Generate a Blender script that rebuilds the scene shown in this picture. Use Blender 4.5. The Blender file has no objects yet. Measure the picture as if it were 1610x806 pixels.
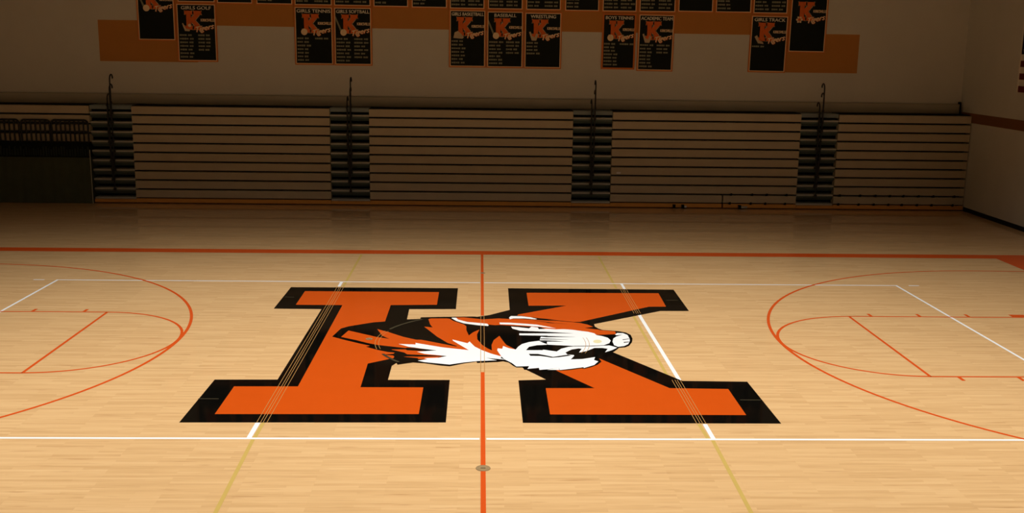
import bpy, bmesh, math, random
from mathutils import Vector, Matrix
from mathutils.geometry import tessellate_polygon
random.seed(4)
C = bpy.context.scene
COL = C.collection

# ------------------------------------------------------------------ camera, world, light, exposure
cd = bpy.data.cameras.new('camera'); cam = bpy.data.objects.new('camera', cd); COL.objects.link(cam); C.camera = cam
YAW, PIT, ROL, F = 0.0321, 0.2015, 0.0141, 1625.03
fwd = Vector((math.sin(YAW)*math.cos(PIT), math.cos(YAW)*math.cos(PIT), -math.sin(PIT)))
rt = Vector((math.cos(YAW), -math.sin(YAW), 0)); up = rt.cross(fwd)
r2 = rt*math.cos(ROL) + up*math.sin(ROL); u2 = -rt*math.sin(ROL) + up*math.cos(ROL)
m = Matrix((r2, u2, -fwd)).transposed().to_4x4(); m.translation = (-0.063, -17.110, 4.990)
cam.matrix_world = m
cd.sensor_width = 36; cd.lens = 36*F/1610; cd.clip_end = 200

w = bpy.data.worlds.new('world'); C.world = w; w.use_nodes = True
w.node_tree.nodes['Background'].inputs[0].default_value = (1, .9, .75, 1)
w.node_tree.nodes['Background'].inputs[1].default_value = 0.0
C.view_settings.view_transform = 'Standard'; C.view_settings.look = 'None'
C.view_settings.exposure = 0; C.view_settings.gamma = 1; C.view_settings.use_curve_mapping = False

def spot(x, y, z, power, size, blend, tx=None, ty=None, color=(1, .985, .94)):
    l = bpy.data.lights.new('gym_lamp', 'SPOT'); o = bpy.data.objects.new('gym_lamp', l); COL.objects.link(o)
    l.energy = power; l.spot_size = math.radians(size); l.spot_blend = blend; l.shadow_soft_size = .25; l.color = color
    o.location = (x, y, z)
    d = Vector((x if tx is None else tx, y if ty is None else ty, 0)) - Vector((x, y, z))
    o.rotation_euler = d.to_track_quat('-Z', 'Y').to_euler()
#LAMPS
for x in (-11.5, -4, 4, 11.5):
    side = abs(x) > 6
    spot(x, -7.2, 9.3, 1900 if side else 2150, 106, .8)
    spot(x, 1.5, 9.3, 1150 if side else 2450, 122, 1.0)

# ------------------------------------------------------------------ materials
def newmat(name):
    mt = bpy.data.materials.new(name); mt.use_nodes = True
    nt = mt.node_tree; return mt, nt, nt.nodes['Principled BSDF']
def mat(name, col, rough=.6, var=.08, scale=6, spec=.4, metal=0, coat=0):
    mt, nt, b = newmat(name); N = nt.nodes; L = nt.links
    b.inputs['Roughness'].default_value = rough; b.inputs['Metallic'].default_value = metal
    b.inputs['Specular IOR Level'].default_value = spec; b.inputs['Coat Weight'].default_value = coat
    tc = N.new('ShaderNodeTexCoord'); no = N.new('ShaderNodeTexNoise'); no.inputs['Scale'].default_value = scale
    no.inputs['Detail'].default_value = 4
    mx = N.new('ShaderNodeMix'); mx.data_type = 'RGBA'
    mx.inputs[6].default_value = (*[c*(1-var) for c in col], 1); mx.inputs[7].default_value = (*[min(1, c*(1+var)) for c in col], 1)
    L.new(tc.outputs['Object'], no.inputs['Vector']); L.new(no.outputs['Fac'], mx.inputs[0]); L.new(mx.outputs[2], b.inputs['Base Color'])
    return mt
def wood_floor():
    mt, nt, b = newmat('maple_strip_floor'); N = nt.nodes; L = nt.links
    tc = N.new('ShaderNodeTexCoord')
    br = N.new('ShaderNodeTexBrick'); br.offset = .37; br.offset_frequency = 3; br.squash = 1
    for k, v in {'Scale': 1, 'Mortar Size': .0012, 'Mortar Smooth': .3, 'Bias': 0, 'Brick Width': .83, 'Row Height': .057}.items(): br.inputs[k].default_value = v
    br.inputs['Color1'].default_value = (0, 0, 0, 1); br.inputs['Color2'].default_value = (1, 1, 1, 1); br.inputs['Mortar'].default_value = (.1, .1, .1, 1)
    mp = N.new('ShaderNodeMapping'); mp.inputs['Location'].default_value = (40.13, 40.02, 0)
    L.new(tc.outputs['Object'], mp.inputs['Vector']); L.new(mp.outputs[0], br.inputs['Vector'])
    # long grain streaks
    mp2 = N.new('ShaderNodeMapping'); mp2.inputs['Scale'].default_value = (.9, 9, 1); L.new(tc.outputs['Object'], mp2.inputs['Vector'])
    n1 = N.new('ShaderNodeTexNoise'); n1.inputs['Scale'].default_value = 1; n1.inputs['Detail'].default_value = 6; n1.inputs['Roughness'].default_value = .65
    L.new(mp2.outputs[0], n1.inputs['Vector'])
    mp3 = N.new('ShaderNodeMapping'); mp3.inputs['Scale'].default_value = (1.6, 34, 1); L.new(tc.outputs['Object'], mp3.inputs['Vector'])
    n2 = N.new('ShaderNodeTexNoise'); n2.inputs['Scale'].default_value = 1; n2.inputs['Detail'].default_value = 3; L.new(mp3.outputs[0], n2.inputs['Vector'])
    cr = N.new('ShaderNodeValToRGB'); e = cr.color_ramp.elements
    e[0].position = .0; e[0].color = (.615, .368, .16, 1); e[1].position = 1; e[1].color = (.80, .52, .252, 1)
    x = e.new(.5); x.color = (.725, .45, .207, 1)
    def mth(op, a, bb):
        q = N.new('ShaderNodeMath'); q.operation = op
        for i, v in enumerate((a, bb)):
            if isinstance(v, (int, float)): q.inputs[i].default_value = v
            else: L.new(v, q.inputs[i])
        return q.outputs[0]
    f = mth('MULTIPLY', br.outputs['Color'], .50)
    f = mth('ADD', f, mth('MULTIPLY', n1.outputs['Fac'], .9)); f = mth('ADD', f, mth('MULTIPLY', n2.outputs['Fac'], .8)); f = mth('SUBTRACT', f, .60)
    L.new(f, cr.inputs[0])
    # sparse dark strips
    mp4 = N.new('ShaderNodeMapping'); mp4.inputs['Scale'].default_value = (1.3, 15, 1); mp4.inputs['Location'].default_value = (3, 7, 0); L.new(tc.outputs['Object'], mp4.inputs['Vector'])
    n3 = N.new('ShaderNodeTexNoise'); n3.inputs['Scale'].default_value = 1; n3.inputs['Detail'].default_value = 2; L.new(mp4.outputs[0], n3.inputs['Vector'])
    r3 = N.new('ShaderNodeMapRange'); r3.inputs[1].default_value = .63; r3.inputs[2].default_value = .75; r3.inputs[3].default_value = 0; r3.inputs[4].default_value = .6; L.new(n3.outputs['Fac'], r3.inputs[0])
    mx = N.new('ShaderNodeMix'); mx.data_type = 'RGBA'; mx.inputs[7].default_value = (.47, .25, .10, 1)
    L.new(r3.outputs[0], mx.inputs[0]); L.new(cr.outputs[0], mx.inputs[6]); L.new(mx.outputs[2], b.inputs['Base Color'])
    b.inputs['Roughness'].default_value = FLOOR_ROUGH; b.inputs['Specular IOR Level'].default_value = FLOOR_SPEC
    return mt
FLOOR_ROUGH, FLOOR_SPEC = .03, .26
def paint(name, col, var=.04): return mat(name, col, FLOOR_ROUGH+.03, var, 3, .07)
M = {}
M['floor'] = wood_floor()
M['p_orange'] = paint('orange_floor_paint', (.59, .080, .006))
M['p_line'] = paint('red_orange_line_paint', (.64, .085, .012))
M['p_black'] = paint('black_floor_paint', (.003, .0028, .0022))
M['p_white'] = paint('white_floor_paint', (.90, .90, .88))
M['p_gold'] = paint('gold_line_paint', (.58, .40, .11))
M['cream_oval'] = paint('cream_spot', (.80, .72, .42))
M['p_pin'] = paint('bare_wood_pinline', (.50, .26, .08))
M['p_dim'] = paint('worn_grey_brown_paint', (.055, .045, .025))
M['wall'] = mat('cream_painted_block', (.68, .67, .60), .8, .05, 1.5, .2)
M['ceiling'] = mat('dark_ceiling_deck', (.20, .19, .17), .9, .04, 1, .2)  # unseen ceiling, coloured dark to cut its bounce and floor reflections
M['stripe'] = mat('orange_wall_paint', (.56, .245, .055), .7, .05, 2, .2)
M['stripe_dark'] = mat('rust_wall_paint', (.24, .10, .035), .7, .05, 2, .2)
M['base'] = mat('black_vinyl_base', (.012, .012, .012), .6, .05, 4, .2)
M['board'] = mat('tan_bleacher_board', (.57, .50, .36), .55, .10, 2.2, .3)
M['panel'] = mat('tan_back_panel', (.48, .45, .35), .7, .08, 2, .2)
M['dark'] = mat('black_steel_and_gap_shade', (.008, .008, .008), .8, .1, 5, .1)  # black steel parts; also the shade painted into bleacher gaps
M['kick'] = mat('varnished_wood_kick', (.76, .36, .07), .4, .12, 3, .4)
M['nosing'] = mat('grey_step_nosing', (.52, .53, .47), .5, .08, 4, .4)
M['riser'] = mat('blue_grey_step_riser', (.11, .155, .15), .6, .1, 4, .3)
M['topstep'] = mat('pale_blue_grey_step', (.26, .32, .33), .6, .1, 4, .3)
M['rail'] = mat('black_rail_tube', (.012, .014, .012), .45, .1, 8, .4)
M['skirt'] = mat('dark_green_skirt', (.085, .10, .06), .9, .15, 3, .1)
M['band'] = mat('black_pleated_band', (.012, .016, .012), .9, .2, 6, .1)
M['pleat'] = mat('dark_pleat_cloth', (.035, .045, .032), .9, .2, 6, .1)
M['edge'] = mat('pale_edge_trim', (.55, .55, .45), .5, .05, 6, .3)
M['b_black'] = mat('black_banner_cloth', (.006, .010, .006), .75, .25, 3, .25)
M['b_border'] = mat('orange_banner_border', (.70, .22, .05), .75, .06, 4, .2)
M['b_piping'] = mat('pale_tan_piping', (.92, .66, .40), .75, .06, 4, .2)
M['b_white'] = mat('white_banner_print', (.80, .78, .66), .75, .05, 4, .2)
M['b_tan'] = mat('tan_banner_print', (.98, .76, .50), .75, .05, 4, .2)
M['b_orange'] = mat('orange_banner_print', (.80, .17, .03), .75, .05, 4, .2)
M['b_grey'] = mat('grey_banner_print', (.27, .28, .19), .75, .1, 4, .2)
M['b_icon'] = mat('pale_banner_icon', (.62, .50, .33), .75, .08, 4, .2)
M['brass'] = mat('dull_brass', (.36, .24, .11), .5, .1, 20, .5, .3)
M['f_red'] = mat('flag_red', (.15, .028, .02), .8, .05, 3, .1)
M['f_white'] = mat('flag_white', (.80, .76, .66), .8, .05, 3, .1)
M['f_blue'] = mat('flag_blue', (.015, .02, .05), .8, .05, 3, .1)
M['tag'] = mat('white_plastic_tag', (.85, .85, .82), .4, .02, 6, .5)

# ------------------------------------------------------------------ helpers
class MB:
    def __init__(s): s.v = []; s.f = []; s.m = []; s.mats = []
    def mi(s, k):
        if k not in s.mats: s.mats.append(k)
        return s.mats.index(k)
    def face(s, pts, k):
        a = len(s.v); s.v += [tuple(p) for p in pts]; s.f.append(tuple(range(a, a+len(pts)))); s.m.append(s.mi(k))
    def box(s, x0, x1, y0, y1, z0, z1, k, bev=0):
        if bev <= 0:
            a = len(s.v); s.v += [(x, y, z) for z in (z0, z1) for y in (y0, y1) for x in (x0, x1)]
            for q in ((0, 2, 3, 1), (4, 5, 7, 6), (0, 1, 5, 4), (2, 6, 7, 3), (0, 4, 6, 2), (1, 3, 7, 5)): s.f.append(tuple(a+i for i in q)); s.m.append(s.mi(k))
        else:   # bar along X with rounded long edges
            pr = []
            for (cy, cz, a0) in ((y1-bev, z1-bev, 0), (y0+bev, z1-bev, 90), (y0+bev, z0+bev, 180), (y1-bev, z0+bev, 270)):
                for t in (0, 30, 60, 90):
                    an = math.radians(a0+t); pr.append((cy+bev*math.cos(an), cz+bev*math.sin(an)))
            s.prism_x(pr, x0, x1, k)
    def prism_x(s, pr, x0, x1, k):      # pr in (y, z), counter-clockwise seen from +x
        a = len(s.v); n = len(pr)
        s.v += [(x0, y, z) for y, z in pr] + [(x1, y, z) for y, z in pr]
        for i in range(n):
            j = (i+1) % n; s.f.append((a+i, a+j, a+n+j, a+n+i)); s.m.append(s.mi(k))
        s.f.append(tuple(a+i for i in reversed(range(n)))); s.m.append(s.mi(k))
        s.f.append(tuple(a+n+i for i in range(n))); s.m.append(s.mi(k))
    def poly(s, pts, k, fn):            # concave 2-D outline, placed by fn(u, v) -> xyz
        a = len(s.v); s.v += [fn(*p) for p in pts]
        for t in tessellate_polygon([[Vector((p[0], p[1], 0)) for p in pts]]):
            q = [pts[i] for i in t]
            ar = (q[1][0]-q[0][0])*(q[2][1]-q[0][1]) - (q[2][0]-q[0][0])*(q[1][1]-q[0][1])
            if abs(ar) < 1e-9: continue
            t = t if ar > 0 else tuple(reversed(t))
            s.f.append(tuple(a+i for i in t)); s.m.append(s.mi(k))
    def tube(s, pts, r, k, n=10, closed=False):
        pts = [Vector(p) for p in pts]; a = len(s.v); N_ = len(pts); nrm = None
        for i, p in enumerate(pts):
            d = (pts[min(i+1, N_-1)] - pts[max(i-1, 0)]).normalized()
            if nrm is None: nrm = d.orthogonal().normalized()
            nrm = (nrm - d*nrm.dot(d)).normalized(); b = d.cross(nrm)
            for j in range(n):
                t = 2*math.pi*j/n; s.v.append(tuple(p + r*(nrm*math.cos(t) + b*math.sin(t))))
        for i in range(N_-1):
            for j in range(n):
                s.f.append((a+i*n+j, a+i*n+(j+1) % n, a+(i+1)*n+(j+1) % n, a+(i+1)*n+j)); s.m.append(s.mi(k))
        s.f.append(tuple(a+j for j in reversed(range(n)))); s.m.append(s.mi(k))
        s.f.append(tuple(a+(N_-1)*n+j for j in range(n))); s.m.append(s.mi(k))
    def disc(s, cx, cy, r, h, z, k, n=32):
        a = len(s.v)
        prof = [(r, z), (r*.97, z+h), (r*.55, z+h), (r*.5, z+h*.6)]
        for rr, zz in prof:
            s.v += [(cx+rr*math.cos(2*math.pi*i/n), cy+rr*math.sin(2*math.pi*i/n), zz) for i in range(n)]
        for q in range(len(prof)-1):
            for i in range(n):
                j = (i+1) % n; s.f.append((a+q*n+i, a+q*n+j, a+(q+1)*n+j, a+(q+1)*n+i)); s.m.append(s.mi(k))
        s.f.append(tuple(a+(len(prof)-1)*n+i for i in range(n))); s.m.append(s.mi(k))
    def build(s, name, parent=None, label=None, kind=None, smooth=False):
        me = bpy.data.meshes.new(name); me.from_pydata(s.v, [], s.f)
        for k in s.mats: me.materials.append(M[k])
        me.polygons.foreach_set('material_index', s.m)
        if smooth: me.polygons.foreach_set('use_smooth', [True]*len(s.f))
        me.update()
        o = bpy.data.objects.new(name, me); COL.objects.link(o)
        if parent: 
            o.parent = parent
            if parent.type == 'EMPTY':      # geometry is written in world metres: move it to the thing's base
                me.transform(Matrix.Translation(-Vector(parent.location)))
        if label: o['label'] = label
        if kind: o['kind'] = kind
        return o
def thing(name, loc, label, cat, group=None):
    o = bpy.data.objects.new(name, None); COL.objects.link(o); o.location = loc; o.empty_display_size = .3
    o['label'] = label; o['category'] = cat
    if group: o['group'] = group
    return o
def struct(name, mb): return mb.build(name, kind='structure')

# ------------------------------------------------------------------ room shell
XL, XR, YN, YB, H = -18.0, 15.39, -24.0, 16.05, 10.5
b = MB(); b.box(XL, XR, YN, YB, -.15, 0, 'floor'); floor = struct('floor', b)
b = MB(); b.box(XL-.2, XR+.2, YB, YB+.2, -.15, H, 'wall'); struct('wall_back', b)
b = MB(); b.box(XR, XR+.2, YN, YB, -.15, H, 'wall'); struct('wall_right', b)
b = MB(); b.box(XL-.2, XL, YN, YB, -.15, H, 'wall'); struct('wall_left', b)
b = MB(); b.box(XL-.2, XR+.2, YN-.2, YN, -.15, H, 'wall'); struct('wall_front', b)
b = MB(); b.box(XL-.2, XR+.2, YN-.2, YB+.2, H, H+.2, 'ceiling'); struct('ceiling', b)
b = MB(); b.box(XR-.012, XR, YN, 15.13, 0, .13, 'base'); b.box(XR-.025, XR-.012, YN, 15.13, 0, .03, 'base'); struct('baseboard_right', b)
# orange stepped stripe on the back wall, rust stripe on the right wall
st = [(-11.93, 4.33), (-8.90, 4.33), (-8.90, 5.46), (9.62, 5.41), (9.62, 4.26), (11.93, 4.26), (11.93, 5.47), (10.03, 5.47), (10.03, 6.66), (-10.62, 6.66), (-10.62, 5.585), (-11.93, 5.585)]
b = MB(); b.poly(st, 'stripe', lambda u, v: (u, YB-.004, v)); struct('trim_1', b)
b = MB(); b.box(XR-.004, XR, YN, 15.9, 2.79, 3.09, 'stripe_dark'); struct('trim_2', b)

# outlines of the painted emblems and the places of the banners, in metres
K_BLACK = [[(-3.975,3.946),(-0.508,3.949),(-0.509,2.207),(-1.403,2.185),(-1.394,1.42),(-0.682,1.256),(-0.219,1.56),(0.067,1.705),(0.526,2.169),(0.541,3.974),(4.024,3.948),(3.997,2.169),(3.436,2.155),(2.048,1.169),(2.021,0.296),(2.166,-0.59),(3.053,-2.093),(4.044,-2.12),(4.057,-3.904),(0.539,-3.901),(0.544,-2.096),(0.968,-2.054),(0.644,-1.504),(0.43,-0.862),(-1.23,-0.888),(-1.435,-1.402),(-1.434,-2.099),(-0.5,-2.091),(-0.499,-3.894),(-4.051,-3.92),(-4.032,-2.116),(-3.095,-2.104),(-3.073,2.145),(-3.984,2.157)]]
K_ORANGE = [[(-3.628,3.593),(-0.889,3.587),(-0.887,2.531),(-1.783,2.483),(-1.784,1.219),(-1.337,0.64),(-1.442,-0.992),(-1.825,-1.288),(-1.809,-2.448),(-0.881,-2.446),(-0.882,-3.576),(-3.661,-3.599),(-3.67,-2.431),(-2.735,-2.421),(-2.717,2.46),(-3.619,2.462)],[(0.911,3.582),(3.649,3.613),(3.609,2.492),(3.273,2.483),(1.738,1.264),(1.019,1.383),(0.64,1.695),(0.681,1.827),(1.655,2.529),(0.904,2.5)],[(1.894,-0.941),(2.794,-2.439),(3.67,-2.468),(3.66,-3.579),(0.929,-3.576),(0.937,-2.46),(1.667,-2.452),(1.149,-1.602),(1.439,-1.261)]]
T_BLACK = [[(-2.604,0.246),(-2.521,0.774),(-2.4,0.919),(-1.996,1.195),(-1.795,1.259),(-1.404,1.417),(-1.152,1.463),(-1.144,1.565),(-1.139,1.576),(-0.744,1.615),(-0.147,1.65),(-0.1,1.629),(0.257,1.84),(0.508,1.729),(0.702,1.733),(1.021,1.568),(1.368,1.462),(1.202,1.487),(1.687,1.302),(1.776,1.315),(1.913,1.223),(2.025,1.046),(2.091,0.86),(2.153,0.771),(2.427,0.693),(2.557,0.607),(2.621,0.455),(2.619,0.219),(2.579,-0.002),(2.498,-0.218),(2.417,-0.314),(2.312,-0.343),(2.197,-0.571),(2.058,-0.73),(1.902,-0.952),(1.921,-1.133),(1.838,-1.302),(1.723,-1.428),(1.601,-1.519),(1.566,-1.491),(1.384,-1.575),(1.207,-1.618),(1.202,-1.517),(1.009,-1.6),(1.212,-1.609),(0.901,-1.626),(0.878,-1.586),(0.718,-1.564),(0.655,-1.577),(0.635,-1.455),(0.535,-1.457),(0.482,-1.363),(0.417,-1.197),(0.33,-1.135),(0.253,-1.17),(0.1,-1.193),(-0.089,-1.23),(-0.096,-1.161),(-0.299,-1.258),(-0.521,-1.41),(-0.657,-1.375),(-0.933,-1.256),(-1.117,-1.221),(-1.208,-1.207),(-1.15,-1.214),(-1.35,-1.341),(-1.44,-1.001),(-1.43,-0.911),(-1.464,-0.845),(-1.635,-0.812),(-1.46,-0.754),(-1.448,-0.685),(-1.562,-0.655),(-1.749,-0.536),(-1.956,-0.358),(-1.891,-0.299),(-2.085,-0.167),(-2.418,0.086)]]
T_ORANGE = [[(-2.449,0.226),(-2.371,0.637),(-1.823,0.225),(-1.606,0.123),(-1.745,0.307),(-1.799,0.487),(-1.874,0.74),(-1.669,0.558),(-1.371,0.247),(-1.139,0.074),(-1.054,0.076),(-0.446,-0.32),(-0.423,-0.303),(-0.596,-0.111),(-0.794,0.28),(-1.051,0.923),(-0.895,0.869),(-0.949,1.07),(-1.0,1.441),(-0.957,1.493),(-0.661,1.5),(-0.607,1.475),(-0.537,1.326),(-0.337,1.083),(-0.291,0.963),(-0.287,0.702),(-0.239,0.358),(-0.166,0.565),(-0.053,0.754),(-0.096,0.429),(-0.089,0.116),(-0.003,-0.228),(0.08,-0.415),(0.156,-0.537),(0.153,-0.225),(0.193,0.077),(0.296,0.346),(0.352,0.036),(0.403,-0.208),(0.555,-0.484),(0.536,-0.665),(0.336,-0.846),(0.296,-0.912),(0.043,-0.88),(-0.42,-0.926),(-0.663,-0.612),(-0.76,-0.532),(-1.265,-0.397),(-1.286,-0.43),(-1.53,-0.339),(-1.777,-0.251),(-1.957,-0.135),(-2.169,0.034)],[(-1.527,-0.512),(-1.28,-0.508),(-1.254,-0.553),(-0.78,-0.622),(-0.596,-0.859),(-1.238,-0.782),(-1.291,-0.683)],[(-1.285,-0.92),(-1.08,-0.878),(-1.228,-0.92),(-0.652,-0.891),(-0.875,-1.058),(-1.048,-1.045),(-1.039,-0.994)],[(-0.491,1.57),(-0.346,1.583),(-0.001,1.448),(0.184,1.493),(0.297,1.524),(0.502,1.488),(0.723,1.493),(1.013,1.426),(1.36,1.35),(1.199,1.425),(1.685,1.274),(1.811,1.221),(1.931,1.114),(2.027,0.928),(2.094,0.76),(2.368,0.671),(2.373,0.491),(2.03,0.439),(1.926,0.508),(1.713,0.632),(1.436,0.705),(1.159,0.793),(1.044,0.934),(0.318,1.064),(0.232,1.041),(0.117,1.082),(0.05,1.116),(-0.21,1.233),(-0.447,1.388)]]
T_WHITE = [[(-0.57,1.553),(-0.491,1.554),(-0.448,1.418),(-0.275,1.257),(0.089,1.141),(0.114,1.044),(0.101,0.986),(-0.079,1.03),(-0.339,1.157),(-0.485,1.327),(-0.568,1.502)],[(0.314,1.228),(0.509,1.221),(0.825,1.145),(0.996,1.095),(1.189,0.964),(1.325,0.849),(0.989,0.97),(0.833,1.01),(0.549,1.085),(0.319,1.108)],[(0.497,1.585),(0.537,1.701),(0.73,1.688),(0.905,1.611),(1.017,1.5),(0.986,1.465),(0.783,1.529),(0.577,1.524),(0.509,1.46)],[(0.516,0.95),(0.672,0.91),(0.84,0.84),(0.888,0.958),(1.0,0.907),(1.015,0.79),(1.161,0.825),(1.315,0.786),(1.458,0.799),(1.625,0.761),(1.747,0.695),(1.883,0.636),(1.985,0.535),(2.014,0.418),(2.105,0.359),(2.191,0.261),(2.222,0.089),(2.177,-0.081),(2.068,-0.202),(1.848,-0.239),(1.537,-0.254),(1.098,-0.186),(1.116,-0.186),(0.992,0.003),(0.994,0.164),(1.023,0.299),(0.646,0.392),(0.65,0.503),(0.691,0.659),(0.541,0.818)],[(0.555,-0.484),(0.6,-0.321),(0.673,-0.156),(0.8,-0.034),(0.967,0.042),(1.109,-0.004),(1.098,-0.191),(1.116,-0.19),(0.926,-0.222),(0.787,-0.318),(0.725,-0.518),(1.003,-0.513),(1.018,-0.485),(1.236,-0.586),(1.322,-0.425),(1.451,-0.316),(1.547,-0.291),(1.844,-0.277),(2.161,-0.215),(2.279,-0.339),(2.181,-0.48),(2.039,-0.618),(2.11,-0.412),(2.022,-0.367),(1.888,-0.369),(1.735,-0.555),(1.602,-0.639),(1.669,-0.419),(1.617,-0.402),(1.492,-0.468),(1.374,-0.643),(1.404,-0.763),(1.504,-0.779),(1.506,-0.827),(1.431,-1.024),(1.626,-1.0),(1.845,-0.888),(1.808,-1.049),(1.87,-1.125),(1.786,-1.315),(1.599,-1.483),(1.603,-1.434),(1.388,-1.526),(1.209,-1.589),(1.207,-1.476),(1.011,-1.58),(1.202,-1.581),(1.203,-1.476),(1.03,-1.552),(0.891,-1.586),(0.89,-1.48),(0.707,-1.536),(0.738,-1.392),(0.537,-1.416),(0.467,-1.23),(0.357,-1.041),(0.295,-0.977),(0.309,-0.89),(0.244,-0.535),(0.255,-0.42),(0.331,-0.442),(0.348,-0.279),(0.438,-0.403)],[(-1.423,-0.189),(-1.133,-0.218),(-1.139,-0.12),(-0.671,-0.378),(-0.228,-0.532),(-0.503,0.012),(-0.517,0.095),(-0.257,-0.126),(-0.222,-0.018),(-0.135,-0.315),(-0.003,-0.54),(0.137,-0.72),(0.31,-0.884),(0.321,-0.933),(0.363,-1.054),(0.23,-1.013),(0.054,-0.958),(0.231,-1.091),(-0.073,-1.134),(-0.3,-1.213),(-0.524,-1.329),(-0.936,-1.203),(-1.043,-1.129),(-0.887,-1.05),(-0.948,-0.993),(-0.707,-0.962),(-0.584,-0.87),(-0.949,-0.757),(-1.084,-0.639),(-0.759,-0.553),(-1.024,-0.455),(-1.269,-0.334),(-1.168,-0.416)],[(2.243,0.016),(2.282,0.213),(2.353,0.339),(2.482,0.468),(2.363,0.415),(2.344,0.465),(2.397,0.568),(2.494,0.56),(2.563,0.444),(2.566,0.218),(2.552,0.07),(2.498,-0.123),(2.413,-0.243),(2.299,-0.292),(2.244,-0.199)]]
T_DETAIL = [[(0.607,0.688),(1.167,0.616),(1.356,0.579),(1.612,0.527),(1.142,0.518),(0.657,0.504),(0.604,0.574)],[(0.646,0.387),(1.151,0.366),(1.131,0.351),(1.641,0.3),(1.126,0.266),(1.023,0.299)],[(0.996,0.194),(1.257,0.164),(1.501,0.125),(1.117,0.127),(0.993,0.145)],[(0.99,0.081),(1.268,0.047),(1.402,0.001),(1.109,-0.004),(0.988,0.042)],[(0.762,-0.729),(0.912,-0.726),(1.025,-0.8),(1.15,-0.886),(1.158,-0.886),(1.403,-0.767),(1.456,-0.811),(1.247,-0.91),(1.052,-0.926),(1.146,-0.934),(0.945,-0.845),(0.783,-0.839)],[(0.924,1.396),(1.21,1.28),(1.33,1.206),(1.6,1.135),(1.186,1.224),(1.207,1.241)],[(1.851,0.892),(2.017,0.965),(2.084,0.791),(2.014,0.811)],[(2.433,0.156),(2.558,0.208),(2.56,0.179),(2.435,0.117)],[(2.431,-0.009),(2.533,0.031),(2.527,-0.008),(2.432,-0.058)]]
T_CREAM = [[(2.06,0.023),(2.05,-0.016),(2.029,-0.055),(2.002,-0.075),(1.972,-0.085),(1.945,-0.076),(1.922,-0.057),(1.91,-0.019),(1.909,0.02),(1.919,0.059),(1.939,0.098),(1.966,0.118),(1.996,0.129),(2.024,0.119),(2.047,0.1),(2.059,0.062)]]
BAN = {'GOLFL': (-10.122, 1.168, 4.973, 6.717), 'GOLF': (-8.893, 1.235, 4.349, 6.126), 'TEN': (-5.278, 1.204, 4.299, 6.084), 'SOFT': (-4.064, 1.187, 4.296, 6.083), 'GB': (-0.491, 1.155, 4.284, 6.059), 'BB': (0.685, 1.157, 4.28, 6.037), 'WR': (1.875, 1.18, 4.276, 6.016), 'BT': (4.261, 1.065, 4.288, 6.012), 'AC': (5.43, 1.148, 4.244, 6.01), 'TR': (9.009, 1.196, 4.251, 6.023), 'SOC': (10.242, 1.194, 4.883, 6.682)}
UP = [(-8.87, 1.15, 6.156), (-7.691, 1.094, 6.136), (-6.47, 1.116, 6.125), (-5.275, 1.158, 6.114), (-4.067, 1.141, 6.113), (-2.877, 1.085, 6.102), (-1.683, 1.107, 6.091), (-0.506, 1.089, 6.08), (0.684, 1.092, 6.078), (1.876, 1.094, 6.076), (3.082, 1.076, 6.065), (4.26, 1.079, 6.063), (5.45, 1.141, 6.07), (6.653, 1.104, 6.088), (7.849, 1.127, 6.086), (9.019, 1.088, 6.075)]
# ------------------------------------------------------------------ floor markings (paint: parts of the floor)
def flat(z): return lambda u, v: (u, v, z)
def line(name, quads, k, z=.0012, label=None):
    b = MB()
    for q in quads: b.face([(x, y, z) for x, y in q], k)
    return b.build(name, floor, label)
def rect(x0, x1, y0, y1): return [(x0, y0), (x1, y0), (x1, y1), (x0, y1)]
def arc(cx, cy, r0, r1, a0, a1, n):
    out = []
    for i in range(n):
        t0 = math.radians(a0+(a1-a0)*i/n); t1 = math.radians(a0+(a1-a0)*(i+1)/n)
        out.append([(cx+r0*math.cos(t0), cy+r0*math.sin(t0)), (cx+r1*math.cos(t0), cy+r1*math.sin(t0)), (cx+r1*math.cos(t1), cy+r1*math.sin(t1)), (cx+r0*math.cos(t1), cy+r0*math.sin(t1))])
    return out
# basketball court
for s, nm in ((1, 'far'), (-1, 'near')):
    y0, y1 = (7.50, 7.95) if s > 0 else (-7.95, -7.50)
    line('court_border_line', [rect(-14.2, 14.2, y0, y1)], 'p_line', .0010, 'wide red orange border line along the court side')
for s in (1, -1):
    x0, x1 = (12.68, 14.2) if s > 0 else (-14.2, -12.68)
    line('court_end_border', [rect(x0, x1, -7.5, 7.5)], 'p_line', .0010, 'red orange border band behind the court end')
    bx = s*11.2
    a0, a1 = (90, 270) if s > 0 else (-90, 90)
    q = arc(bx, 0, 6.0, 6.055, a0, a1, 96)
    q += [rect(*sorted((bx, s*12.68)), yy, yy+.055) for yy in (6.0, -6.055)]
    line('three_point_line', q, 'p_line', .0014)
    q = [rect(*sorted((s*6.985, s*7.035)), -1.83, 1.83)]
    line('free_throw_line', q, 'p_line', .0014)
    q = [rect(*sorted((s*6.985, s*12.68)), yy-.025, yy+.025) for yy in (1.83, -1.83)]
    line('lane_line', q, 'p_line', .0014)
    q = arc(s*7.01, 0, 1.80, 1.85, a0, a1, 64)
    line('free_throw_circle', q, 'p_line', .00155)
    for tx in (7.45, 8.40, 9.35):
        for ys in (1, -1):
            y0, y1 = sorted((ys*1.855, ys*2.03)); line('lane_mark', [rect(*sorted((s*(tx-.03), s*(tx+.03))), y0, y1)], 'p_line', .0014)
    for ys in (1, -1):
        y0, y1 = sorted((ys*1.83, ys*2.03)); line('lane_block', [rect(*sorted((s*10.2, s*10.5)), y0, y1)], 'p_line', .0015)
line('centre_line', [rect(-.03, .03, 1.73, 7.5), rect(-.03, .03, -7.5, -1.70)], 'p_line', .0016, 'orange centre line across the court')
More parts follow.
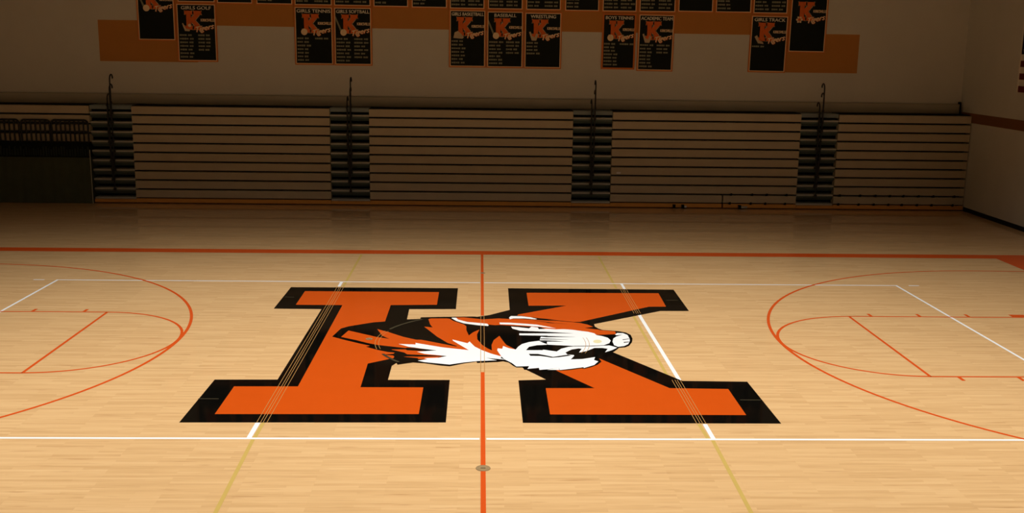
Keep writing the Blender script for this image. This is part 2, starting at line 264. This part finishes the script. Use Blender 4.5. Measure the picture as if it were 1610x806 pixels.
# volleyball court
for s in (1, -1):
    y0, y1 = (4.45, 4.50) if s > 0 else (-4.51, -4.455)
    line('volleyball_side_line', [rect(-9, -.045, y0, y1), rect(.045, 9, y0, y1)], 'p_white', .0013, 'white volleyball side line')
    line('volleyball_end_line', [rect(*sorted((s*8.95, s*9.0)), -4.45, 4.45)], 'p_white', .0013, 'white volleyball end line')
    line('serving_mark', [rect(*sorted((s*9.25, s*9.48)), yy, yy+.05) for yy in (4.45, -4.5)], 'p_white', .0013)
    if s < 0: wq = [rect(-3.025, -2.965, 4.03, 4.45), rect(-3.04, -2.975, -4.455, -3.92)]
    else: wq = [rect(2.965, 3.02, 3.98, 4.45), [(2.95, 1.86), (3.015, 1.86), (3.045, -2.05), (2.98, -2.05)], rect(2.975, 3.035, -4.455, -3.93)]
    line('attack_line', wq, 'p_white', .0013, 'white volleyball attack line')
    if s < 0: gq = [rect(-2.93, -2.88, 4.03, 7.4), [(-2.96, -4.455), (-2.91, -4.455), (-2.91, -3.92), (-2.96, -3.92)], [(-2.90, -7.4), (-2.85, -7.4), (-2.92, -4.51), (-2.97, -4.51)]]
    else: gq = [rect(2.80, 2.85, 4.02, 7.4), [(2.835, 1.75), (2.885, 1.80), (2.89, -1.95), (2.84, -1.93)], [(2.90, -3.93), (2.95, -3.93), (2.96, -4.455), (2.91, -4.455)], [(2.90, -7.4), (2.95, -7.4), (3.01, -4.51), (2.96, -4.51)]]
    line('gold_line', gq, 'p_gold', .0012, 'thin gold line beside the white attack line')
# letter and tiger emblem
b = MB()
for p in K_BLACK: b.poly(p, 'p_black', flat(.0018))
for p in K_ORANGE: b.poly(p, 'p_orange', flat(.0024))
b.build('letter_emblem', floor, 'giant orange block letter K outlined in black on the floor')
pins = []
for x in (-3.025, -2.975, -2.94, -2.89): pins.append(rect(x-.004, x+.004, -3.92, 4.03))
for x in (2.90, 2.945, 2.98, 3.025):
    pins.append(rect(x-.004, x+.004, 1.95, 3.98)); pins.append(rect(x-.004, x+.004, -3.93, -2.05))
line('pinline', pins, 'p_pin', .0030, 'thin bare wood pinlines crossing the letter')
q = [rect(-4.05, -3.76, -2.99, -2.965), rect(3.73, 4.03, -2.965, -2.94), rect(-3.95, -3.76, 3.06, 3.09), rect(3.70, 3.95, 3.0, 3.03)]
line('pinline', q, 'p_dim', .0029, 'faint cross lines on the letter feet')
b = MB()
for p in T_BLACK: b.poly(p, 'p_black', flat(.0034))
for p in T_ORANGE: b.poly(p, 'p_orange', flat(.0040))
for p in T_WHITE: b.poly(p, 'p_white', flat(.0046))
for p in T_DETAIL: b.poly(p, 'p_black', flat(.0052))
for p in T_CREAM: b.poly(p, 'cream_oval', flat(.0054))  # pale cream oval laid over the white cheek
b.build('tiger_emblem', floor, 'orange black and white tiger head emblem painted across the letter')
q = [rect(x-.004, x+.004, -1.70, 1.73) for x in (-.03, .03)]
for r in (1.77, 1.83): q += arc(0, 0, r-.004, r+.004, 160, 196, 16) + arc(0, 0, r-.004, r+.004, -22, 8, 16)
line('pinline', q, 'p_pin', .0060, 'thin lines of centre circle and centre line crossing the tiger')
line('pinline', arc(0, 0, 1.78, 1.83, 128, 156, 14) + arc(0, 0, 1.78, 1.83, 205, 222, 8), 'p_dim', .0058)

# ------------------------------------------------------------------ bleachers
FY = 15.15; Z0 = .158; PH = .2865
def board_z(i): return Z0+PH*i+.024, Z0+PH*(i+1)-.024
def section(x0, x1, label, rows=range(10), ticks=(), joint=None, tag=None, wheels=(), post=True):
    t = thing('bleacher_section', ((x0+x1)/2, FY, 0), label, 'bleachers', 'folded bleacher sections along the back wall')
    lo = rows[0]
    for i in rows:
        z0, z1 = board_z(i); b = MB()
        xs = [x0, x1] if not (joint and i == 0) else [x0, joint-.02, joint+.02, x1]
        for k in range(0, len(xs), 2): b.box(xs[k]+.004, xs[k+1]-.004, FY, FY+.24, z0, z1, 'board', .022)
        b.build('seat_board', t)
    b = MB(); zlo = 0 if lo == 0 else 0
    b.box(x0+.004, x1-.004, FY+.30, YB-.14, 0 if lo == 0 else 1.897, 3.0, 'dark')  # solid backing coloured near-black: shade in the gaps between boards
    for k in range(int((x1-x0)/1.5)+1):
        xx = x0+.06+k*(x1-x0-.16)/max(1, int((x1-x0)/1.5)); b.box(xx, xx+.04, FY+.20, FY+.32, .0 if lo == 0 else board_z(lo)[0], 3.0, 'dark')
    b.build('frame', t)
    b = MB(); b.box(x0+.004, x1-.004, FY+.10, YB-.14, 3.001, 3.025, 'dark'); b.build('top_deck', t)  # deck coloured black to paint in the shaded gap below the back panel
    if lo == 0:
        b = MB(); xs = [x0, x1] if not joint else [x0, joint-.02, joint+.02, x1]
        for k in range(0, len(xs), 2): b.box(xs[k]+.004, xs[k+1]-.004, FY-.01, FY+.10, .028, .152, 'kick', .012)
        b.build('kick_board', t, 'orange brown wooden kick board')
    for (tx, tz) in ticks:
        b = MB(); b.box(tx-.03, tx+.03, FY-.045, FY+.05, tz-.012, tz+.014, 'dark'); b.box(tx-.018, tx+.03, FY-.045, FY-.01, tz+.014, tz+.06, 'dark'); b.build('bracket', t)
    for wx, kk in wheels:
        b = MB(); pr = [(FY-.06+.05*math.cos(a*math.pi/8), .052+.05*math.sin(a*math.pi/8)) for a in range(16)]
        b.prism_x(pr, wx-.035, wx+.035, 'dark'); b.box(wx-.045, wx+.045, FY-.05, FY+.0, .09, .125, 'dark')
        if kk: b.box(wx+.05, wx+kk, FY-.06, FY-.02, .03, .085, 'tag' if kk < .15 else 'nosing')
        b.build('caster', t)
    if tag:
        b = MB(); b.box(tag[0]-.065, tag[0]+.065, FY-.008, FY+.001, tag[1]-.032, tag[1]+.032, 'tag'); b.build('row_tag', t, 'small white tag')
    return t
A = [(-12.05, -10.77), (-4.72, -3.51), (2.82, 4.05), (9.975, 11.165)]
tk = [(7.885, .437), (8.554, .443), (9.02, .445), (9.651, .437)]
tk2 = [(11.362, .435), (12.014, .435), (12.504, .437), (12.976, .43), (13.407, .43), (13.898, .43), (14.369, .43), (15.048, .43)]
low = lambda l: [(x, .435) for x, z in l] + [(x-.03, .152) for x, z in l]
section(XL+.02, A[0][0]-.003, 'folded tan bleacher section partly hidden behind the dark skirted platform', rows=range(6, 10))
section(A[0][1], A[1][0], 'folded tan bleacher section below the girls golf and girls tennis banners')
section(A[1][1], A[2][0], 'folded tan bleacher section below the baseball and wrestling banners')
section(A[2][1], A[3][0], 'folded tan bleacher section with a small white tag below the boys tennis banner', ticks=low(tk), joint=7.625, tag=(4.289, 1.106), wheels=((6.082, 0), (6.36, .12), (8.171, .24)))
section(A[3][1], XR-.02, 'folded tan bleacher section that ends beside the right-hand wall and its rust stripe', ticks=low(tk2))

b = MB(); b.box(XL+.02, 15.30, YB-.13, YB-.004, 3.027, 3.33, 'panel', .012)
bp = b.build('bleacher_back_panel'); bp['label'] = 'long low tan panel along the wall on top of the folded bleachers'; bp['category'] = 'panel'
b = MB(); b.box(15.30, 15.335, YB-.16, YB-.004, 3.027, 3.40, 'dark'); b.build('end_post', bp)

def stairs(x0, x1, label):
    t = thing('aisle_stairs', ((x0+x1)/2, FY, 0), label, 'stairs', 'dark aisle stairs between the bleacher sections')
    cx = (x0+x1)/2; a0, a1 = x0+.006, x1-.006
    for i in range(10):
        z = Z0+PH*i; b = MB()
        nz = z+.03+.006*i
        # nosing, then a riser that leans back under it
        b.prism_x([(FY+.03, nz-.055), (FY+.45, nz-.055), (FY+.45, nz), (FY+.05, nz), (FY+.03, nz-.015)], a0, a1, 'nosing')
        if i:
            b.prism_x([(FY+.19, nz-.20), (FY+.24, nz-.20), (FY+.10, nz-.057), (FY+.045, nz-.057), (FY+.06, nz-.11)], a0, a1, 'riser')
        b.build('step', t)
    b = MB(); b.box(a0, a1, FY+.04, FY+.5, 2.985, 3.02, 'topstep', .012); b.box(a0, a1, FY+.05, FY+.09, 2.90, 2.99, 'topstep'); b.build('top_step', t)
    b = MB(); b.box(a0, a1, FY+.46, YB-.14, 0, 3.0, 'dark'); b.build('frame', t)  # backing block in near-black, standing in for the shaded recess between steps
    b = MB(); b.box(a0, a1, FY-.01, FY+.10, .028, .125, 'kick', .012); b.build('kick_board', t, 'orange brown wooden kick board')
    off = {9: .055, 8: .045, 7: -.055, 6: -.05, 5: .05, 4: -.045, 3: .045, 2: -.03, 1: .01}
    for i in range(1, 10):
        z = Z0+PH*i+.03+.006*i; x = cx+off[i]; top = z+1.13; b = MB()
        y = FY-.03 - (.045 if i in (8, 6) else 0)
        if i >= 7:
            pts = [(x, y, z-.06), (x, y, z+.5), (x, y, top-.16), (x, y+.02, top-.08), (x, y+.07, top-.025), (x, y+.14, top), (x, y+.21, top-.02), (x, y+.25, top-.07), (x, y+.255, top-.13)]
        else:
            pts = [(x, y, z-.06), (x, y, z+.5), (x, y, top-.10), (x, y-.015, top-.05), (x, y-.05, top-.02), (x, y-.08, top-.04)]
        b.tube(pts, .021, 'rail')
        b.box(x-.035, x+.035, y-.03, FY+.06, z-.075, z-.005, 'rail')
        b.box(x-.028, x+.028, y-.026, y+.026, z+.25, z+.33, 'rail')
        b.build('hand_rail', t, smooth=False)
    return t
stairs(*A[0], 'dark bleacher aisle stairs with handrails beside the dark skirted platform')
stairs(*A[1], 'dark bleacher aisle stairs with handrails below the girls softball banner')
stairs(*A[2], 'dark bleacher aisle stairs with handrails between the wrestling and boys tennis banners')
stairs(*A[3], 'dark bleacher aisle stairs with handrails below the girls track and soccer ball banners')

# ------------------------------------------------------------------ dark skirted platform with picket rails
PY = 15.05; PT = 1.888; PB = YB-.14
t = thing('platform', (-15, PY, 0), 'dark green skirted platform with a black pleated top band under the picket rails', 'platform')
b = MB()
prof = []; x = XL+.03; ph = 0
while x < -12.09:
    prof.append((x, PY+.012*math.sin(ph))); x += .05; ph += 1.1
prof.append((-12.08, PY))
for (xa, ya), (xb, yb) in zip(prof, prof[1:]): b.face([(xa, ya, .015), (xb, yb, .015), (xb, yb, 1.42), (xa, ya, 1.42)], 'skirt')
b.box(XL+.03, -12.08, PY+.02, PB, 0, 1.415, 'skirt'); b.build('skirt', t)
b = MB(); b.box(-12.078, -12.060, PY-.01, PY+.015, 0, 1.66, 'edge'); b.build('edge_trim', t, 'pale vertical edge trim')
b = MB(); x = XL+.03
b.box(XL+.03, -12.08, PY+.03, PB, 1.416, 1.86, 'band')
while x < -12.14:
    wv = .03+.03*random.random()
    b.box(x, x+wv, PY-.005+.012*random.random(), PY+.04, 1.45+.03*random.random(), 1.66+.10*random.random(), 'pleat'); x += wv+.035
b.build('pleated_band', t)
b = MB(); b.box(XL+.03, -12.08, PY-.02, PB, 1.86, PT, 'band'); b.build('deck', t)
def guard(xa, xb, label):
    g = thing('guard_rail', ((xa+xb)/2, PY+.03, PT), label, 'railing', 'black picket rails on the skirted platform')
    r = MB(); zt, zb = 2.56, PT; rr = .10; y = PY+.04
    pts = [(xa, y, zb), (xa, y, zt-rr)]
    for q in (22, 45, 68, 90): pts.append((xa+rr-rr*math.cos(math.radians(q)), y, zt-rr+rr*math.sin(math.radians(q))))
    for q in (90, 68, 45, 22, 0): pts.append((xb-rr+rr*math.cos(math.radians(q)), y, zt-rr+rr*math.sin(math.radians(q))))
    pts.append((xb, y, zb)); r.tube(pts, .028, 'rail', 8)
    r.build('frame', g)
    for z, q in ((zt-.085, .026), (2.205, .026)):
        r = MB(); r.tube([(xa, y, z), (xb, y, z)], q, 'rail', 8); r.build('rail', g)
    n = max(1, round((xb-xa)/.142))
    for i in range(1, n):
        xx = xa+(xb-xa)*i/n; pk = MB(); pk.tube([(xx, y, zb), (xx, y, zt-.03)], .028, 'rail', 8); pk.build('picket', g)
guard(-15.34, -14.18, 'black picket guard rail on the platform at the photo edge, leftmost of three')
guard(-14.11, -13.25, 'black picket guard rail on the platform, the short middle one of three')
guard(-13.19, -12.09, 'black picket guard rail on the platform next to the aisle stairs')

# ------------------------------------------------------------------ banners
def text_polys(body):
    cu = bpy.data.curves.new('t', 'FONT'); cu.body = body; cu.size = 1; cu.resolution_u = 3
    o = bpy.data.objects.new('t', cu); COL.objects.link(o); bpy.context.view_layer.update()
    dg = bpy.context.evaluated_depsgraph_get(); me = bpy.data.meshes.new_from_object(o.evaluated_get(dg))
    vs = [tuple(v.co) for v in me.vertices]; fs = [tuple(p.vertices) for p in me.polygons]
    bpy.data.objects.remove(o); bpy.data.curves.remove(cu); bpy.data.meshes.remove(me)
    return vs, fs
TXT = {}
def text(mb, body, x0, x1, z0, z1, y, k, shear=0, rise=0, thick=0):
    if body not in TXT: TXT[body] = text_polys(body)
    vs, fs = TXT[body]
    ax = min(v[0] for v in vs); bx = max(v[0] for v in vs); az = min(v[1] for v in vs); bz = max(v[1] for v in vs)
    a = len(mb.v)
    for v in vs:
        u = (v[0]-ax)/(bx-ax); q = (v[1]-az)/(bz-az)
        mb.v.append((x0+(x1-x0)*u+shear*(q-.5), y, z0+(z1-z0)*q+rise*(u-.5)))
    for f in fs: mb.f.append(tuple(a+i for i in f)); mb.m.append(mb.mi(k))
KP = [(0, 1), (.46, 1), (.46, .8), (.38, .8), (.38, .63), (.60, .8), (.54, .8), (.54, 1), (1, 1), (1, .8), (.9, .8), (.62, .5), (.9, .2), (1, .2), (1, 0), (.54, 0), (.54, .2), (.61, .2), (.38, .40), (.38, .2), (.46, .2), (.46, 0), (0, 0), (0, .2), (.1, .2), (.1, .8), (0, .8)]
def banner(cx, wd, zb, zt, label, head=None, icon='ball', rows=(7, 0), tilt=0, piping='b_piping'):
    y1 = YB-.006; y0 = y1-.03
    t = thing('sports_banner', (cx, y0, zb), label, 'banner', 'black and orange sports banners on the back wall')
    hw = wd/2; ht = zt-zb; 
    X = lambda u: cx-hw+u*wd
    Zf = lambda v: zt-v*ht
    b = MB(); b.box(cx-hw+.03, cx+hw-.03, y0+.006, y1, zb+.03, zt-.03, 'b_black'); cloth = b
    b = MB()
    for (a, c, d, e) in ((cx-hw, cx+hw, zt-.05, zt), (cx-hw, cx+hw, zb, zb+.05), (cx-hw, cx-hw+.05, zb+.05, zt-.05), (cx+hw-.05, cx+hw, zb+.05, zt-.05)): b.box(a, c, y0+.003, y1, d, e, 'b_border')
    for (a, c, d, e) in ((cx-hw+.03, cx+hw-.03, zt-.055, zt-.03), (cx-hw+.03, cx+hw-.03, zb+.03, zb+.055), (cx-hw+.03, cx-hw+.055, zb+.055, zt-.055), (cx+hw-.055, cx+hw-.03, zb+.055, zt-.055)): b.box(a, c, y0-.001, y0+.004, d, e, piping)
    b.build('border', t, 'orange border with a pale piping')
    yf = y0+.0045; yk = y0+.0032; yt = y0+.0018
    if head:
        b = MB(); n = len(head); hwid = min(.86, .074*n)
        text(b, head, X(.5-hwid/2), X(.5+hwid/2), Zf(.108), Zf(.052), yk, 'b_white'); text(b, head, X(.5-hwid/2)+.008, X(.5+hwid/2)+.008, Zf(.108)+.004, Zf(.052)+.004, yk-.0003, 'b_white'); b.build('heading', t)
    b = MB()
    kx0, kx1, kz0, kz1 = .21, .63, .45, .13
    for dx, dz in ((-.02, -.012), (.02, .012), (-.02, .012), (.02, -.012)): b.poly([(X(kx0+(kx1-kx0)*u)+dx*.8, Zf(kz0+(kz1-kz0)*v)+dz) for u, v in KP], 'b_icon', lambda u, v: (u, yf, v))
    b.poly([(X(kx0+(kx1-kx0)*u), Zf(kz0+(kz1-kz0)*v)) for u, v in KP], 'b_orange', lambda u, v: (u, yk, v))
    b.build('letter_emblem', t)
    b = MB(); text(b, 'KIRKSVILLE', X(.61), X(.955), Zf(.310), Zf(.262), yt, 'b_tan'); text(b, 'KIRKSVILLE', X(.61)+.007, X(.955)+.007, Zf(.310), Zf(.262), yt-.0003, 'b_tan'); b.build('town_name', t)
    b = MB(); text(b, 'Tigers', X(.46), X(.93), Zf(.495), Zf(.37), yt-.0004, 'b_tan', shear=.06, rise=.13); text(b, 'Tigers', X(.46)-.012, X(.93)-.012, Zf(.495)+.006, Zf(.37)+.006, yt-.0007, 'b_tan', shear=.06, rise=.13)
    text(b, 'Tigers', X(.46)+.010, X(.93)+.010, Zf(.495)-.010, Zf(.37)-.010, yt, 'b_orange', shear=.06, rise=.13); b.build('team_script', t)
    b = MB(); ix, iz = X(.255), Zf(.435)
    ring = lambda r, n=24, a0=0, a1=360: [(ix+r*math.cos(math.radians(a0+(a1-a0)*i/n)), iz+r*math.sin(math.radians(a0+(a1-a0)*i/n))) for i in range(n)]
    W_ = lambda u, v: (u, yt, v)
    if icon == 'ball': b.poly(ring(.10), 'b_tan', W_)
    elif icon == 'bat': 
        b.poly(ring(.10), 'b_tan', W_); b.poly([(ix-.05, iz+.06), (ix-.24, iz+.50), (ix-.28, iz+.48), (ix-.10, iz+.04)], 'b_grey', lambda u, v: (u, yf-.0002, v))
    elif icon == 'golf':
        b.poly(ring(.05), 'b_tan', lambda u, v: (u+.09, yt, v+.10)); b.poly([(ix-.14, iz+.16), (ix-.11, iz+.17), (ix-.02, iz), (ix+.10, iz-.02), (ix+.08, iz-.08), (ix-.06, iz-.07)], 'b_icon', W_)
    elif icon == 'shoe': b.poly([(ix-.16, iz+.10), (ix-.08, iz+.15), (ix-.02, iz), (ix+.12, iz-.06), (ix+.14, iz-.12), (ix-.04, iz-.10)], 'b_icon', W_)
    elif icon == 'cup': b.poly([(ix-.15, iz+.14), (ix-.10, iz+.16), (ix-.06, iz+.03), (ix+.03, iz-.02), (ix+.08, iz+.10), (ix+.14, iz+.06), (ix+.08, iz-.12), (ix-.06, iz-.12)], 'b_icon', W_)
    elif icon == 'ring':
        for i in range(6): 
            a = math.radians(60*i); b.poly([(ix+.075*math.cos(a)+.034*math.cos(math.radians(q*45)), iz+.075*math.sin(a)+.034*math.sin(math.radians(q*45))) for q in range(8)], 'b_tan', W_)
    elif icon == 'hoop': b.poly([(ix-.16, iz-.10), (ix-.12, iz+.07), (ix-.02, iz+.12), (ix+.10, iz+.02), (ix+.17, iz-.08), (ix+.12, iz-.12)], 'b_icon', W_)
    b.build('sport_emblem', t)
    if rows[0] or rows[1]:
        b = cloth; rr = random.Random(int(cx*100)+7)
        for c in (0, 1):
            for i in range(rows[c]):
                z = Zf(.545+.062*i); x = X(.07+.46*c)
                for part in range(2):
                    n = rr.randint(3, 4) if part == 0 else 2
                    for g in range(n):
                        h = .044+.014*rr.random(); ww = .044+.026*rr.random()
                        b.box(x, x+ww, yt-.0004, yf+.001, z-h/2, z+h/2, 'b_grey'); x += ww+.008
                    x += .035
    cloth.build('cloth', t)
    if tilt:
        t.rotation_euler[1] = math.radians(tilt)
B_ = BAN
def bn(k, *a, **kw): banner(B_[k][0], B_[k][1], B_[k][2], B_[k][3], *a, **kw)
bn('GOLFL', 'black banner with a pale ball and bat emblem, leftmost of the banners', None, 'bat', (0, 0))
bn('GOLF', 'black banner headed girls golf, hanging partly over the orange wall stripe', 'GIRLS GOLF', 'golf', (7, 5))
bn('TEN', 'black banner headed girls tennis with a short right column of records', 'GIRLS TENNIS', 'ball', (7, 1))
bn('SOFT', 'black banner headed girls softball with two columns of records', 'GIRLS SOFTBALL', 'bat', (7, 6))
bn('GB', 'black banner headed girls basketball with one column of records', 'GIRLS BASKETBALL', 'hoop', (7, 0))
bn('BB', 'black banner headed baseball with a round pale ball emblem', 'BASEBALL', 'bat', (7, 4))
bn('WR', 'black banner headed wrestling with a short column of records', 'WRESTLING', 'cup', (4, 0))
bn('BT', 'black banner headed boys tennis with no pale edge at its bottom', 'BOYS TENNIS', 'ball', (7, 1), tilt=.3, piping='b_border')
bn('AC', 'black banner headed academic team beside the boys tennis banner', 'ACADEMIC TEAM', 'cup', (7, 3), tilt=.5)
bn('TR', 'black banner headed girls track with a single record line', 'GIRLS TRACK', 'shoe', (1, 0), tilt=.5)
bn('SOC', 'black banner without records and with a ring shaped ball emblem, rightmost of the banners', None, 'ring', (0, 0), tilt=.4)
UPL = ['directly above the girls golf banner', 'in the upper row, just right of the one above girls golf', 'in the upper row, just left of the one above girls tennis', 'directly above the girls tennis banner', 'directly above the girls softball banner',
 'in the upper row, just right of the one above girls softball', 'in the upper row, just left of the one above girls basketball', 'directly above the girls basketball banner', 'directly above the baseball banner', 'directly above the wrestling banner',
 'in the upper row between those above wrestling and boys tennis', 'directly above the boys tennis banner', 'directly above the academic team banner', 'in the upper row, just right of the one above academic team', 'in the upper row, just left of the one above girls track', 'directly above the girls track banner']
UPR = [(7, 0), (0, 0), (7, 0), (7, 7), (7, 7), (7, 0), (7, 0), (7, 7), (7, 7), (7, 7), (7, 0), (7, 7), (7, 7), (0, 0), (7, 0), (7, 7)]
for (cx, wd, zb), lb, rw in zip(UP, UPL, UPR): banner(cx, wd+.035, zb-.02, zb+1.76, 'black banner '+lb, None, 'ball', rw)

# ------------------------------------------------------------------ flag on the right wall
FYA, FYB, FZ0, FZ1 = 12.52, 8.35, 3.87, 6.18
t = thing('wall_flag', (XR-.03, FYA, FZ0), 'large striped red and white flag with a starred blue corner on the right wall', 'flag')
fx = lambda y, z: XR-.03+.010*math.sin(y*4.1+.3*z)
b = MB(); n = 44; sh = (FZ1-FZ0)/13
for i in range(13):
    z0, z1 = FZ1-sh*(i+1), FZ1-sh*i; k = 'f_red' if i % 2 == 0 else 'f_white'
    for j in range(n):
        ya, yb = FYA+(FYB-FYA)*j/n, FYA+(FYB-FYA)*(j+1)/n
        b.face([(fx(ya, z0), ya, z0), (fx(yb, z0), yb, z0), (fx(yb, z1), yb, z1), (fx(ya, z1), ya, z1)], k)
b.box(XR-.042, XR-.018, FYA, FYA+.05, FZ0, FZ1, 'f_white'); b.build('stripes', t)
b = MB(); cb = FYA+(FYB-FYA)*.4; cz = FZ1-7*sh
for j in range(18):
    ya, yb = FYA+(cb-FYA)*j/18, FYA+(cb-FYA)*(j+1)/18
    b.face([(fx(ya, cz)-.004, ya, cz), (fx(yb, cz)-.004, yb, cz), (fx(yb, FZ1)-.004, yb, FZ1), (fx(ya, FZ1)-.004, ya, FZ1)], 'f_blue')
for r_ in range(9):
    for c_ in range(6 if r_ % 2 == 0 else 5):
        yy = FYA+(cb-FYA)*((c_*2+1+(r_ % 2))/12); zz = FZ1-(FZ1-cz)*((r_+1)/10)
        p = [(yy-(.055 if q % 2 == 0 else .022)*math.sin(q*math.pi/5), zz+(.055 if q % 2 == 0 else .022)*math.cos(q*math.pi/5)) for q in range(10)]
        b.poly(p, 'f_white', lambda u, v: (fx(u, v)-.008, u, v))
b.build('canton', t, 'dark blue corner with white stars')

# ------------------------------------------------------------------ floor plates
def plate(x, y, r, label, k='brass', z=.002):
    b = MB(); b.disc(x, y, r, .004, z, k); b.box(x-.03, x+.03, y-.006, y+.006, z+.002, z+.0038, 'dark')
    o = b.build('floor_plate'); o['label'] = label; o['category'] = 'floor plate'; o['group'] = 'round plates in the court floor'
plate(0, -5.43, .09, 'round brass floor plate on the orange centre line outside the near white line')
plate(0.01, 5.43, .055, 'small round floor plate on the centre line near the far orange border')
plate(-1.95, .10, .06, 'small worn floor plate in the orange ear of the tiger emblem', 'brass', .0055)
